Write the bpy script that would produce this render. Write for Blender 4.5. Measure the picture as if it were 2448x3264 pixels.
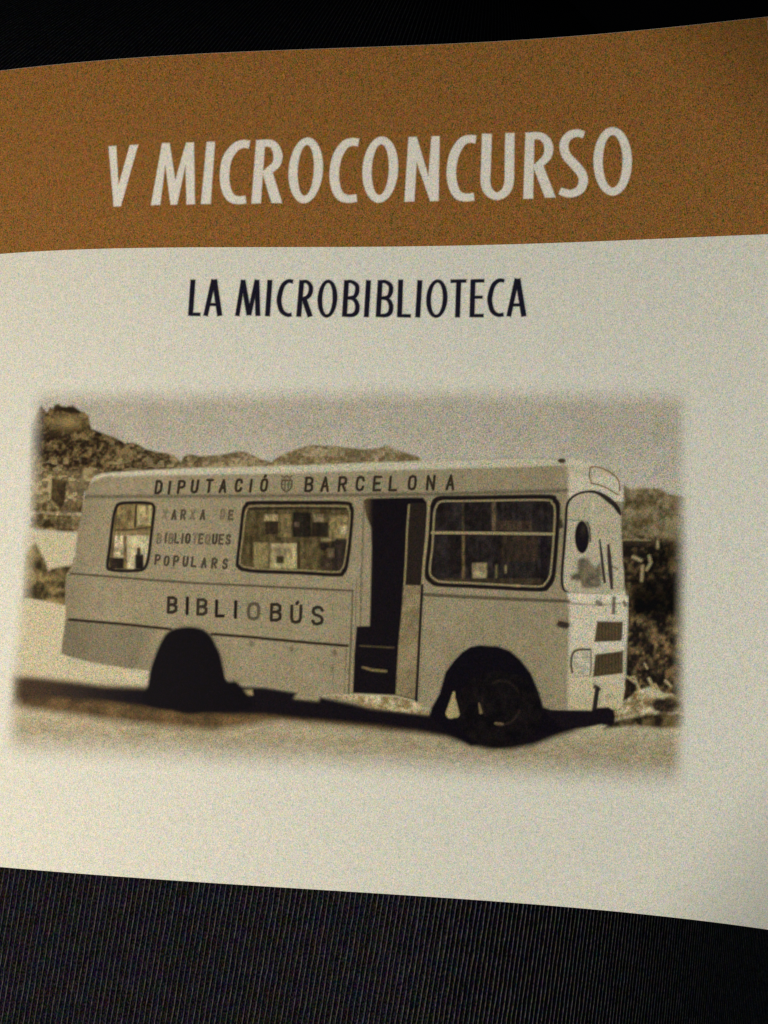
import bpy, math
import numpy as np

# ------------------------------------------------------------------ scene, camera, light
scene = bpy.context.scene
for o in list(bpy.data.objects):
    bpy.data.objects.remove(o)
COL = scene.collection
scene.render.engine = 'CYCLES'
scene.cycles.max_bounces = 6

CAM_H = 0.235                     # metres from the lens to the flat side of the page
FPX = 2827.0                      # focal length in photograph pixels (2448 x 3264)
CX, CY = 1224.0, 1632.0
cam_d = bpy.data.cameras.new('camera')
cam_d.sensor_fit = 'VERTICAL'
cam_d.sensor_height = 24.0
cam_d.lens = 24.0 * FPX / 3264.0
cam_d.clip_start = 0.01
cam_d.clip_end = 20.0
cam = bpy.data.objects.new('camera', cam_d)
cam.location = (0, 0, CAM_H)
COL.objects.link(cam)
scene.camera = cam

world = bpy.data.worlds.new('World')
scene.world = world
world.use_nodes = True
bg = world.node_tree.nodes['Background']
bg.inputs[0].default_value = (0.55, 0.6, 0.75, 1)
bg.inputs[1].default_value = 0.0008

def area(name, loc, target, size, power, color):
    d = bpy.data.lights.new(name, 'AREA')
    d.shape = 'DISK'
    d.size = size
    d.energy = power
    d.color = color
    o = bpy.data.objects.new(name, d)
    COL.objects.link(o)
    o.location = loc
    dx, dy, dz = (target[i] - loc[i] for i in range(3))
    from mathutils import Vector
    o.rotation_euler = Vector((dx, dy, dz)).to_track_quat('-Z', 'Y').to_euler()
    return o

area('room_lamp', (-0.34, -0.13, 0.37), (-0.02, 0, 0), 0.14, 1.80, (1.0, 0.90, 0.79))
area('added_cool_fill', (0.02, -0.04, 0.40), (0.02, 0.03, 0), 0.10, 0.34, (0.78, 0.93, 1.0))  # unseen fill added to cool the middle of the page

vs = scene.view_settings
scene.display_settings.display_device = 'sRGB'
vs.view_transform = 'Standard'
vs.look = 'None'
vs.exposure = 0.0
vs.gamma = 1.0
vs.use_curve_mapping = False

# ------------------------------------------------------------------ the curled page as a surface
# height of the page (top edge to bottom edge) measured across the photograph: it rises towards the lens on the right
HU = np.array([0, 295, 590, 886, 1224, 1519, 1814, 2110, 2448.])
HH = np.array([2540, 2592, 2637, 2668, 2697, 2733, 2777, 2830, 2910.])
HP = np.polyfit((HU - 1224) / 1224, HH, 3)
def depth(u):
    return (CAM_H - 0.0015) * 2540.0 / np.polyval(HP, (np.asarray(u, float) - 1224) / 1224)
EPS = 0.000002                   # thickness of one layer of print
def surf(u, v, lift=0.0):
    u = np.asarray(u, float); v = np.asarray(v, float)
    t = np.clip((u - 2120) / 330 + (v - 2560) / 400 - 0.55, 0, 1.46)      # the lower right corner droops, bent to darken it
    t2 = np.clip((u - 2060) / 420 + (420 - v) / 420 - 0.6, 0, 1.22)       # so does the upper right one, bent to darken the band
    d = depth(u) - lift + 0.0042 * t * t + 0.0050 * t2 * t2
    return np.stack([(u - CX) / FPX * d, -(v - CY) / FPX * d, CAM_H - d], -1)

def edge(px, py, deg=4):
    p = np.polyfit((np.array(px) - 1224) / 1224, np.array(py, float), deg)
    return lambda u: np.polyval(p, (np.clip(u, -150, 2600) - 1224) / 1224) + (u - np.clip(u, -150, 2600)) * -0.06 * np.sign(deg - 99)
top_edge = edge([0, 148, 295, 443, 627, 812, 1033, 1224, 1372, 1519, 1667, 1814, 1962, 2110, 2257, 2448],
                [224, 212, 194, 182, 171, 164, 155, 150, 142, 135, 125, 116, 105, 90, 74, 53], 5)
bot_edge = edge([0, 295, 590, 886, 1224, 1519, 1814, 2110, 2257, 2448],
                [2764, 2786, 2810, 2829, 2848, 2868, 2893, 2920, 2938, 2963])
band_edge = edge([0, 148, 295, 516, 738, 1224, 1519, 1814, 2110, 2448],
                 [809, 800, 795, 789, 787, 786.5, 782, 773, 760, 747])

# ------------------------------------------------------------------ materials
def new_mat(name):
    m = bpy.data.materials.new(name)
    m.use_nodes = True
    nt = m.node_tree
    nt.nodes.clear()
    out = nt.nodes.new('ShaderNodeOutputMaterial')
    return m, nt, out

def grain(nt, color_socket, mul, add, fine=5200.0, blotch=1250.0):
    """speckle standing in for camera sensor noise: multiplies and adds a coloured noise"""
    N, L = nt.nodes, nt.links
    tc = N.new('ShaderNodeTexCoord')
    mp = N.new('ShaderNodeMapping'); mp.inputs['Scale'].default_value = (1.0, 0.62, 1.0)
    L.new(tc.outputs['Object'], mp.inputs['Vector'])
    def noise(scale, detail):
        n = N.new('ShaderNodeTexNoise'); n.inputs['Scale'].default_value = scale
        n.inputs['Detail'].default_value = detail; n.inputs['Roughness'].default_value = 0.6
        L.new(mp.outputs[0], n.inputs['Vector'])
        return n
    n1, n2 = noise(fine, 1.0), noise(blotch, 2.0)
    def vm(op, a, b):
        x = N.new('ShaderNodeVectorMath'); x.operation = op
        for i, s in enumerate((a, b)):
            if isinstance(s, (tuple, list)): x.inputs[i].default_value = s
            else: L.new(s, x.inputs[i])
        return x.outputs[0]
    h = (0.5, 0.5, 0.5)
    lum = vm('SUBTRACT', n1.outputs['Fac'], h)
    c1 = vm('SUBTRACT', n1.outputs['Color'], h)
    c2 = vm('SUBTRACT', n2.outputs['Color'], h)
    tot = vm('ADD', vm('ADD', vm('MULTIPLY', lum, (0.9,) * 3), vm('MULTIPLY', c1, (0.9, 0.75, 1.2))), vm('MULTIPLY', c2, (0.45, 0.35, 0.6)))
    f = vm('ADD', vm('MULTIPLY', tot, (mul,) * 3 if isinstance(mul, (int, float)) else mul), (1, 1, 1))
    r = vm('MULTIPLY', color_socket, f)
    r = vm('ADD', r, vm('MULTIPLY', tot, (add,) * 3))
    r = vm('MAXIMUM', r, (0.0006, 0.0006, 0.0006))
    return r

LUM = 0.76
def lin(c):
    c = np.asarray(c, float) / 255.0
    return np.where(c <= 0.04045, c / 12.92, ((c + 0.055) / 1.055) ** 2.4) / LUM * 1.0 - 0.004 * (c < 0.2)

def ink_material(name, add=0.009, rough=0.55):
    """opaque print: tone and grain strength are stored with the print's own points"""
    m, nt, out = new_mat(name)
    a = nt.nodes.new('ShaderNodeAttribute'); a.attribute_name = 'ink'
    p = nt.nodes.new('ShaderNodeBsdfPrincipled')
    p.inputs['Roughness'].default_value = rough
    p.inputs['Specular IOR Level'].default_value = 0.04
    nt.links.new(grain(nt, a.outputs['Color'], a.outputs['Alpha'], add), p.inputs['Base Color'])
    nt.links.new(p.outputs[0], out.inputs[0])
    return m
INK = ink_material('printing_ink')

def plain_material(name, col, mul, add, rough=0.55):
    m, nt, out = new_mat(name)
    r = nt.nodes.new('ShaderNodeRGB'); r.outputs[0].default_value = (*col, 1)
    p = nt.nodes.new('ShaderNodeBsdfPrincipled')
    p.inputs['Roughness'].default_value = rough
    p.inputs['Specular IOR Level'].default_value = 0.04
    nt.links.new(grain(nt, r.outputs[0], mul, add), p.inputs['Base Color'])
    nt.links.new(p.outputs[0], out.inputs[0])
    return m
PAPER_C, PAPER_G = (0.83, 0.808, 0.685), 1.05
BROWN_C, BROWN_G = tuple(lin((133, 91, 48))), 2.2
PAPER = plain_material('uncoated_paper', PAPER_C, PAPER_G, 0.009)
BROWN = plain_material('brown_ink', BROWN_C, BROWN_G, 0.05)

# ------------------------------------------------------------------ mesh helpers
def mesh_obj(name, verts, faces, mat, parent=None, ink=None):
    me = bpy.data.meshes.new(name)
    verts = np.asarray(verts, np.float32); faces = np.asarray(faces, np.int32)
    me.vertices.add(len(verts)); me.vertices.foreach_set('co', verts.ravel())
    me.loops.add(faces.size); me.loops.foreach_set('vertex_index', faces.ravel())
    me.polygons.add(len(faces))
    me.polygons.foreach_set('loop_start', np.arange(0, faces.size, 4, dtype=np.int32))
    me.update(calc_edges=True)
    if ink is not None:
        at = me.color_attributes.new('ink', 'FLOAT_COLOR', 'POINT')
        at.data.foreach_set('color', np.asarray(ink, np.float32).ravel())
    me.polygons.foreach_set('use_smooth', np.ones(len(faces), bool))
    me.materials.append(mat)
    o = bpy.data.objects.new(name, me)
    COL.objects.link(o)
    if parent is not None: o.parent = parent
    return o

def grid_faces(nr, nc):
    i = np.arange(nr * nc).reshape(nr, nc)
    return np.stack([i[1:, :-1], i[1:, 1:], i[:-1, 1:], i[:-1, :-1]], -1).reshape(-1, 4)

rng = np.random.default_rng(7)
_lat = {}
def vnoise(U, V, sx, sy=None, seed=0):
    sy = sy or sx
    if seed not in _lat: _lat[seed] = np.random.default_rng(100 + seed).random((512, 512))
    T = _lat[seed]
    x, y = U / sx + 1000, V / sy + 1000
    i, j = np.floor(x).astype(int), np.floor(y).astype(int)
    fx, fy = x - i, y - j
    fx, fy = fx * fx * (3 - 2 * fx), fy * fy * (3 - 2 * fy)
    g = lambda a, b: T[a % 512, b % 512]
    return (g(i, j) * (1 - fx) + g(i + 1, j) * fx) * (1 - fy) + (g(i, j + 1) * (1 - fx) + g(i + 1, j + 1) * fx) * fy
def fbm(U, V, s, seed=0, sy=None):
    sy = sy or s
    return (vnoise(U, V, s, sy, seed) + 0.6 * vnoise(U, V, s / 2, sy / 2, seed + 1) + 0.4 * vnoise(U, V, s / 4, sy / 4, seed + 2)) / 2.0

def sstep(a, b, x):
    t = np.clip((x - a) / (b - a), 0, 1)
    return t * t * (3 - 2 * t)

def seg_dist(U, V, a, b):
    ax, ay = a; bx, by = b
    dx, dy = bx - ax, by - ay
    L2 = dx * dx + dy * dy + 1e-9
    t = np.clip(((U - ax) * dx + (V - ay) * dy) / L2, 0, 1)
    return np.hypot(U - ax - t * dx, V - ay - t * dy), t

def poly_sd(U, V, P):
    """signed distance in px, positive inside"""
    P = list(P); ins = np.zeros(U.shape, bool); d = np.full(U.shape, 1e9)
    for k in range(len(P)):
        a, b = P[k], P[(k + 1) % len(P)]
        d = np.minimum(d, seg_dist(U, V, a, b)[0])
        if a[1] != b[1]:
            c = ((a[1] > V) != (b[1] > V)) & (U < (b[0] - a[0]) * (V - a[1]) / (b[1] - a[1]) + a[0])
            ins ^= c
    return np.where(ins, d, -d)

def line_sd(U, V, P, w, butt=False):
    """distance inside a stroke of width w (number or one per vertex)"""
    w = np.broadcast_to(np.asarray(w, float), (len(P),))
    r = np.full(U.shape, -1e9)
    for k in range(len(P) - 1):
        d, t = seg_dist(U, V, P[k], P[k + 1])
        r = np.maximum(r, (w[k] + (w[k + 1] - w[k]) * t) / 2 - d)
    return r

def spline(P, n=8, closed=False):
    P = np.array(P, float); out = []
    m = len(P)
    rngk = range(m) if closed else range(m - 1)
    for k in rngk:
        g = (lambda i: P[i % m]) if closed else (lambda i: P[min(max(i, 0), m - 1)])
        p0, p1, p2, p3 = g(k - 1), g(k), g(k + 1), g(k + 2)
        for t in np.arange(n) / n:
            out.append(0.5 * (2 * p1 + (p2 - p0) * t + (2 * p0 - 5 * p1 + 4 * p2 - p3) * t * t + (3 * p1 - p0 - 3 * p2 + p3) * t ** 3))
    if not closed: out.append(P[-1])
    return [tuple(p) for p in out]

def Z(ox, oy, s):
    """points read off an enlarged crop of the photograph -> photograph pixels"""
    return lambda *pts: [(ox + x / s, oy + y / s) for x, y in pts]
S8 = 1659 / 800.0
A = Z(0, 1200, S8); B = Z(700, 1200, S8); C = Z(1500, 1200, S8)
D = Z(0, 1750, S8); E = Z(700, 1750, S8); F = Z(1500, 1750, S8)
W1 = Z(320, 1560, 3.318); W2 = Z(740, 1560, 3.318); W3 = Z(1340, 1560, 3.318); W4 = Z(1780, 1460, 3.770)
G = Z(1750, 1850, 3.318)

# what is printed so far, as reflectance and grain strength on a 2.5 px plate
PS = 2.5
PU = np.arange(-60, 2500, PS); PV = np.arange(150, 2600, PS)
PLATE = np.empty((len(PV), len(PU), 4)); PLATE[:] = (*PAPER_C, PAPER_G)
PLATE[PV[:, None] < band_edge(PU)[None, :]] = (*BROWN_C, BROWN_G)
def under(x, y):
    fx = np.clip((x - PU[0]) / PS, 0, len(PU) - 1.001); fy = np.clip((y - PV[0]) / PS, 0, len(PV) - 1.001)
    i, j = fx.astype(int), fy.astype(int); fx, fy = (fx - i)[:, None], (fy - j)[:, None]
    return (PLATE[j, i] * (1 - fx) + PLATE[j, i + 1] * fx) * (1 - fy) + (PLATE[j + 1, i] * (1 - fx) + PLATE[j + 1, i + 1] * fx) * fy
def evaluate(fn, U, V, g):
    a, c = fn(U, V)
    a = np.broadcast_to(a, U.shape)
    c = np.maximum(lin(np.broadcast_to(np.asarray(c, float), U.shape + (3,))), 0.0006)
    return a, np.concatenate([c, np.full(U.shape + (1,), g)], -1)

ORDER = [16]
def layer(name, parent, level, bbox, fn, step=4.0, mat=None, cut=0.02, g=1.7):
    u0, v0, u1, v1 = bbox
    us = np.arange(u0, u1 + step, step); vv = np.arange(v0, v1 + step, step)
    U, V = np.meshgrid(us, vv)
    a, c = evaluate(fn, U, V, g)
    keep = a > cut
    F_ = grid_faces(*U.shape)
    F_ = F_[keep.ravel()[F_].any(1)]
    used, inv = np.unique(F_, return_inverse=True)
    F_ = inv.reshape(F_.shape)
    x, y = U.ravel()[used], V.ravel()[used]
    al = a.ravel()[used, None]
    col = c.reshape(-1, 4)[used] * al + under(x, y) * (1 - al)     # ink laid over whatever is printed beneath it
    ORDER[0] += 1                                                 # each layer of print lies on all the earlier ones
    o = mesh_obj(name, surf(x, y, ORDER[0] * EPS), F_, mat or INK, parent, col)
    i0, i1 = max(0, int((u0 - PU[0]) / PS)), min(len(PU), int((u1 - PU[0]) / PS) + 3)
    j0, j1 = max(0, int((v0 - PV[0]) / PS)), min(len(PV), int((v1 - PV[0]) / PS) + 3)
    U2, V2 = np.meshgrid(PU[i0:i1], PV[j0:j1])
    a, c = evaluate(fn, U2, V2, g)
    a = a[..., None] * (a > cut)[..., None]
    PLATE[j0:j1, i0:i1] = c * a + PLATE[j0:j1, i0:i1] * (1 - a)
    return o

def bb(P, m=16):
    P = np.array(P)
    return (P[:, 0].min() - m, P[:, 1].min() - m, P[:, 0].max() + m, P[:, 1].max() + m)

# soft rectangular fade of the printed photograph into the paper
VL = [(1180, 122), (1500, 112), (1750, 92), (2000, 72), (2300, 40), (2600, 22)]
def vignette(U, V):
    left = np.interp(V, *zip(*VL))
    top = np.interp(U, [0, 1200, 2448], [1266, 1256, 1266])
    bot = np.interp(U, [0, 700, 1400, 2200], [2372, 2405, 2440, 2475])
    right = np.interp(V, [1200, 2500], [2176, 2166])
    n = (fbm(U, V, 120, 40) - 0.5) * 10
    f = sstep(-36, 36, U - left + n) * sstep(-44, 44, V - top + n) * sstep(-70, 66, bot - V + n) * sstep(-30, 30, right - U + n)
    return f

def shape(name, parent, level, pts, col, soft=4.0, step=4.0, smooth=False, closed=True, vig=False, mod=None, alpha=1.0, margin=16):
    P = spline(pts, 6, True) if smooth else pts
    def fn(U, V):
        a = sstep(-soft, soft, poly_sd(U, V, P)) * alpha
        if vig: a = a * vignette(U, V)
        c = np.broadcast_to(np.array(col, float), U.shape + (3,)).copy()
        if mod is not None: c = mod(U, V, c)
        return a, c
    return layer(name, parent, level, bb(P, margin + soft), fn, step)

def strokes(name, parent, level, items, col, soft=3.0, step=3.0, alpha=1.0, vig=False):
    """items: list of (points, width[, opacity])"""
    allp = [p for it in items for p in it[0]]
    def fn(U, V):
        a = np.zeros(U.shape)
        for it in items:
            op = it[2] if len(it) > 2 else 1.0
            x0, y0, x1, y1 = bb(it[0], np.max(it[1]) + soft + 2)
            iu = np.where((U[0] >= x0) & (U[0] <= x1))[0]; iv = np.where((V[:, 0] >= y0) & (V[:, 0] <= y1))[0]
            if not len(iu) or not len(iv): continue
            sl = (slice(iv[0], iv[-1] + 1), slice(iu[0], iu[-1] + 1))
            a[sl] = np.maximum(a[sl], sstep(-soft, soft, line_sd(U[sl], V[sl], it[0], it[1])) * op)
        a *= alpha
        if vig: a = a * vignette(U, V)
        return a, col
    return layer(name, parent, level, bb(allp, 20), fn, step)

# ------------------------------------------------------------------ the ribbed cloth under the page
def cloth_z(x, y):
    z = np.full(x.shape, -0.0035)
    z = z - 12.0 * np.clip(x - 0.0, 0, None) ** 2 / (1 + 8 * np.clip(x - 0.0, 0, None))          # rounds off to the right, shaped so that side turns dark
    t = np.clip(y - 0.085, 0, None)
    z = z - 30.0 * t * t / (1 + 24 * t)                      # and falls away steeply behind the page, shaped to leave it black
    return z
PERIOD = 17.4 / FPX * (CAM_H + 0.004)
SL = 0.165                                               # the ribs lean
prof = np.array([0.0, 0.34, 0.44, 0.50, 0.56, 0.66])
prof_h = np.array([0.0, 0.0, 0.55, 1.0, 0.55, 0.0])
n_rib = 420
s = (np.arange(n_rib)[:, None] + prof[None, :]).ravel() * PERIOD - n_rib * PERIOD * 0.5
hh = np.tile(prof_h, n_rib)
ys = np.concatenate([np.linspace(-0.22, 0.08, 90), np.linspace(0.083, 0.62, 110)])
SS, YY = np.meshgrid(s, ys)
HHH = np.tile(hh, (len(ys), 1))
ribid = np.tile(np.repeat(np.arange(n_rib), 6), (len(ys), 1))
wob = (vnoise(ribid * 7.0, YY * 900, 3.0, 2.2, 60) - 0.5) * PERIOD * 0.28
XX = SS + YY * SL + wob * (HHH > 0)
ZZ = cloth_z(XX, YY) + HHH * 0.00042
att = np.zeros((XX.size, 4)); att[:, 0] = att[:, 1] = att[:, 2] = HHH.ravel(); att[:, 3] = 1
mc, nt, out = new_mat('ribbed_black_fabric')
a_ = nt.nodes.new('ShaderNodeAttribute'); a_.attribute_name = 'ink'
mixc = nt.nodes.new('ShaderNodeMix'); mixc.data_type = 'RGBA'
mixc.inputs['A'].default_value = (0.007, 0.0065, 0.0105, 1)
mixc.inputs['B'].default_value = (0.17, 0.17, 0.165, 1)  # pale colour on the rib crests paints in their side-lit highlights
tcn = nt.nodes.new('ShaderNodeTexCoord')
nz = nt.nodes.new('ShaderNodeTexNoise'); nz.inputs['Scale'].default_value = 420; nz.inputs['Detail'].default_value = 5; nz.inputs['Roughness'].default_value = 0.75
nt.links.new(tcn.outputs['Object'], nz.inputs['Vector'])
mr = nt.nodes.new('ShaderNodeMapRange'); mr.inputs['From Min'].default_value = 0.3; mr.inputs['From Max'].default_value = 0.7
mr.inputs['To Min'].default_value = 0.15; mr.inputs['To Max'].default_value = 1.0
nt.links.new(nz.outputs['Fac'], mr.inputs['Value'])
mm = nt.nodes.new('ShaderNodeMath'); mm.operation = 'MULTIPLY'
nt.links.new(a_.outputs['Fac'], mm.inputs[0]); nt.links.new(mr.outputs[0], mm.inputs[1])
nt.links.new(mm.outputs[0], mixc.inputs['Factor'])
p = nt.nodes.new('ShaderNodeBsdfPrincipled')
p.inputs['Roughness'].default_value = 0.9
p.inputs['Specular IOR Level'].default_value = 0.05
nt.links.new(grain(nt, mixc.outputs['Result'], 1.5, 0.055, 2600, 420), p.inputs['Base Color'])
nt.links.new(p.outputs[0], out.inputs[0])
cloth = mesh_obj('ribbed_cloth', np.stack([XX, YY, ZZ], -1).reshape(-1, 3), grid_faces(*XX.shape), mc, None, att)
cloth['label'] = 'black fabric with fine ribs, highlights painted on their crests, that the printed page lies on'
cloth['category'] = 'cloth'
cloth['kind'] = 'structure'

# ------------------------------------------------------------------ the page
page = bpy.data.objects.new('printed_page', None)
page.empty_display_size = 0.02
COL.objects.link(page)
page['label'] = 'curled printed page with brown header band and sepia photograph of an old library bus'
page['category'] = 'page'

U0, U1 = -230.0, 2700.0
us = np.linspace(U0, U1, 150); rows = np.linspace(0, 1, 60)
def sheet(t_fn, b_fn, lift):
    UU = np.tile(us, (len(rows), 1))
    VV = t_fn(UU) + (b_fn(UU) - t_fn(UU)) * rows[:, None]
    return surf(UU, VV, lift)
Pt = sheet(top_edge, bot_edge, 0.0)
Pb = Pt + np.array([0, 0, -0.00022])
nr, nc = Pt.shape[:2]
Vs = np.concatenate([Pt.reshape(-1, 3), Pb.reshape(-1, 3)])
ft = grid_faces(nr, nc); fb = ft[:, ::-1] + nr * nc
idx = np.arange(nr * nc).reshape(nr, nc)
loop = np.concatenate([idx[0, :], idx[1:, -1], idx[-1, -2::-1], idx[-2:0:-1, 0]])
nx = np.roll(loop, -1)
fs = np.stack([loop, nx, nx + nr * nc, loop + nr * nc], -1)
sheet_o = mesh_obj('paper_sheet', Vs, np.concatenate([ft, fb, fs]), PAPER, page)
sheet_o.data.polygons.foreach_set('use_smooth', np.zeros(len(sheet_o.data.polygons), bool))

Pband = sheet(lambda u: top_edge(u) + 0.4, band_edge, 12 * EPS)
band = mesh_obj('header_band', Pband.reshape(-1, 3), grid_faces(nr, nc), BROWN, page)
band['label'] = 'brown header band across the top of the page'

# ------------------------------------------------------------------ lettering of the heading
T1 = Z(0, 0, 1.35539); T2 = Z(1224, 0, 1.35539); T3 = Z(500, 800, 1.27615)
def ell(cx, cy, rx, ry, n=40, lean=0.0, a0=0, a1=360):
    out = []
    for t in np.linspace(math.radians(a0), math.radians(a1), n):
        x, y = rx * math.cos(t), ry * math.sin(t)
        out.append((cx + x - lean * y, cy + y))
    return out

def glyph_layer(name, level, polys, holes, lines, col, soft, step):
    pts = [p for P in polys for p in P] + [p for P, w in lines for p in P]
    def fn(U, V):
        a = np.zeros(U.shape)
        def put(P, f, m=8):
            x0, y0, x1, y1 = bb(P, m)
            iu = np.where((U[0] >= x0) & (U[0] <= x1))[0]; iv = np.where((V[:, 0] >= y0) & (V[:, 0] <= y1))[0]
            sl = (slice(iv[0], iv[-1] + 1), slice(iu[0], iu[-1] + 1))
            f(sl)
        for P in polys:
            def f(sl, P=P): a[sl] = np.maximum(a[sl], sstep(-soft, soft, poly_sd(U[sl], V[sl], P)))
            put(P, f)
        for P in holes:
            def f(sl, P=P): a[sl] = np.minimum(a[sl], 1 - sstep(-soft, soft, poly_sd(U[sl], V[sl], P)))
            put(P, f)
        for P, w in lines:
            def f(sl, P=P, w=w): a[sl] = np.maximum(a[sl], sstep(-soft, soft, line_sd(U[sl], V[sl], P, w)))
            put(P, f, np.max(w) + 8)
        return a, col
    return layer(name, page, level, bb(pts, 40), fn, step, g=1.05 if level == 2 else 1.7)

def ribbon(P, w):
    """flat-ended stroke outline of varying width"""
    P = np.array(spline(P, 6)); n = len(P)
    w = np.interp(np.linspace(0, 1, n), np.linspace(0, 1, len(w)), w)
    t = np.gradient(P, axis=0); t /= np.linalg.norm(t, axis=1)[:, None]
    nrm = np.stack([-t[:, 1], t[:, 0]], 1)
    l = P + nrm * w[:, None] / 2; r = P - nrm * w[:, None] / 2
    return [tuple(p) for p in l] + [tuple(p) for p in r[::-1]]

def big_c(T, xr, yt, xl, yb, xb, yc):
    pts = [(xr, yt + 20), (xr - 28, yt + 17), (xr - 62, yt + 32), (xl + 32, yc - 60), (xl + 20, yc + 10), (xl + 27, yc + 70), (xl + 48, yb - 28), (xl + 80, yb - 17), (xb, yb - 20)]
    q = T(*pts)
    return ribbon(q, [25, 25, 27, 30, 30, 30, 28, 25, 24])

polys, holes, lines = [], [], []
polys.append(T1((469, 632), (502, 630), (512, 800), (561, 627), (597, 625), (522, 891), (491, 892)))
polys.append(T1((652, 886), (700, 618), (733, 618), (757, 778), (804, 616), (838, 615), (842, 882), (806, 883), (801, 715), (765, 884), (737, 884), (714, 712), (692, 885)))
polys.append(T1((868, 881), (910, 881), (929, 612), (893, 613)))
polys.append(big_c(T1, 1078, 605, 950, 882, 1062, 745))
def big_r(T, sb0, sb1, st0, st1, yb, yt, xr, lb0, lb1, ybl):
    ym = yt + 0.53 * (yb - yt); xm = sb1 + (st1 - sb1) * 0.5
    polys.append(T((sb0, yb), (sb1, yb - 1), (st1, yt), (st0, yt + 1)))
    bowl = [(st1 - 22, yt + 15), (st1 + 25, yt + 16), (xr - 27, yt + 38), (xr - 18, yt + 72), (xr - 28, yt + 108), (xm + 18, ym - 8)]
    polys.append(ribbon(T(*bowl), [22, 23, 27, 29, 26, 22]))
    polys.append(T((xm - 6, ym - 14), (xm + 36, ym - 22), (lb1, ybl), (lb0, ybl)))
big_r(T1, 1086, 1127, 1107, 1146, 879, 604, 1219, 1173, 1219, 877)
polys.append(T1(*ell(1321, 736, 74, 142, lean=0.06))); holes.append(T1(*ell(1321, 736, 35, 110, lean=0.05)))
polys.append(big_c(T1, 1549, 596, 1424, 876, 1541, 740))
polys.append(T1(*ell(1643, 733, 77, 143, lean=0.05))); holes.append(T1(*ell(1643, 733, 37, 110, lean=0.04)))
title_extra = []
polys.append(T2((88, 871), (106, 592), (141, 591), (192, 760), (205, 589), (240, 588), (236, 868), (200, 869), (141, 700), (131, 870)))
polys.append(big_c(T2, 397, 583, 271, 870, 389, 730))
polys.append(ribbon(T2((445, 578), (441, 700), (439, 790), (455, 830), (488, 848), (522, 830), (540, 790), (542, 700), (544, 575)), [31, 31, 31, 28, 24, 27, 30, 30, 29]))
big_r(T2, 602, 644, 611, 650, 859, 572, 730, 695, 742, 853)
polys.append(ribbon(T2((864, 582), (832, 575), (798, 588), (778, 622), (786, 668), (820, 708), (853, 748), (861, 785), (846, 820), (812, 836), (785, 834), (760, 824)), [22, 24, 26, 28, 29, 30, 30, 29, 27, 24, 24, 23]))
polys.append(T2(*ell(988, 697, 83, 148))); holes.append(T2(*ell(988, 697, 43, 114)))
# holes only belong to the three Os: cut them out first, letters do not overlap them
tl = glyph_layer('title_lettering', 2, polys, holes, [], (216, 210, 196), 3.2, 2.5)
tl['label'] = 'large cream heading V MICROCONCURSO'

polys, holes, lines = [], [], []
def st(a, b, w=16): polys.append(ribbon(T3(a, b), [w, w]))
def rb(pts, w): polys.append(ribbon(T3(*pts), w))
def small_c(x0, x1, xb, yt, yb):
    rb([(x1, yt + 9), (x1 - 22, yt + 7), (x0 + 24, yt + 26), (x0 + 11, yt + 68), (x0 + 10, yt + 95), (x0 + 20, yb - 24), (x0 + 42, yb - 8), (xb, yb - 10)], [13, 13, 15, 17, 17, 16, 13, 13])
def small_o(cx, cy, rx, ry):
    polys.append(T3(*ell(cx, cy, rx, ry, lean=0.05))); holes.append(T3(*ell(cx, cy, rx - 21, ry - 15, lean=0.04)))
def small_b(st0, sb0, xr, yt, yb):
    st((st0, yt), (sb0, yb), 17)
    ym = (yt + yb) / 2 - 4
    rb([(st0, yt + 7), (st0 + 20, yt + 7), (xr - 11, yt + 22), (xr - 10, ym - 22), (xr - 22, ym - 2), (st0, ym + 2)], [11, 12, 15, 16, 13, 11])
    rb([(st0 - 2, ym + 2), (xr - 24, ym + 6), (xr - 9, ym + 30), (xr - 12, yb - 20), (xr - 30, yb - 7), (sb0, yb - 7)], [11, 13, 16, 16, 13, 11])
def small_a(ax, ay, lx, rx, y):
    st((ax - 2, ay), (lx, y), 16); st((ax + 1, ay), (rx, y), 18)
    st((lx + 12, y - 48), (rx - 9, y - 47), 11)
st((147, 116), (137, 264), 17); st((132, 257), (178, 258), 12)
small_a(233, 115, 198, 256, 265)
st((327, 265), (351, 117), 15); st((350, 118), (375, 262), 17); st((375, 262), (407, 117), 15); st((407, 117), (411, 265), 17)
st((460, 117), (450, 266), 17)
small_c(488, 555, 549, 116, 268)
st((590, 118), (577, 268), 17)
rb([(590, 125), (610, 125), (625, 142), (625, 168), (612, 188), (588, 194)], [11, 12, 15, 16, 14, 11]); st((598, 192), (624, 268), 18)
small_o(694, 194, 41, 78)
small_b(772, 763, 824, 118, 268)
st((861, 118), (852, 270), 17)
small_b(909, 900, 961, 118, 269)
st((992, 116), (987, 270), 17); st((982, 263), (1034, 264), 12)
st((1070, 118), (1061, 271), 17)
small_o(1139, 194, 44, 79)
st((1194, 123), (1260, 122), 12); st((1228, 122), (1223, 271), 17)
st((1286, 116), (1282, 270), 17); st((1280, 122), (1333, 121), 12); st((1282, 188), (1326, 188), 11); st((1276, 263), (1330, 263), 12)
small_c(1345, 1414, 1411, 113, 268)
small_a(1467, 112, 1431, 1493, 267)
sl_ = glyph_layer('subtitle_lettering', 1, polys, holes, [], (29, 27, 40), 2.4, 2.5)
sl_['label'] = 'dark subtitle LA MICROBIBLIOTECA'

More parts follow.
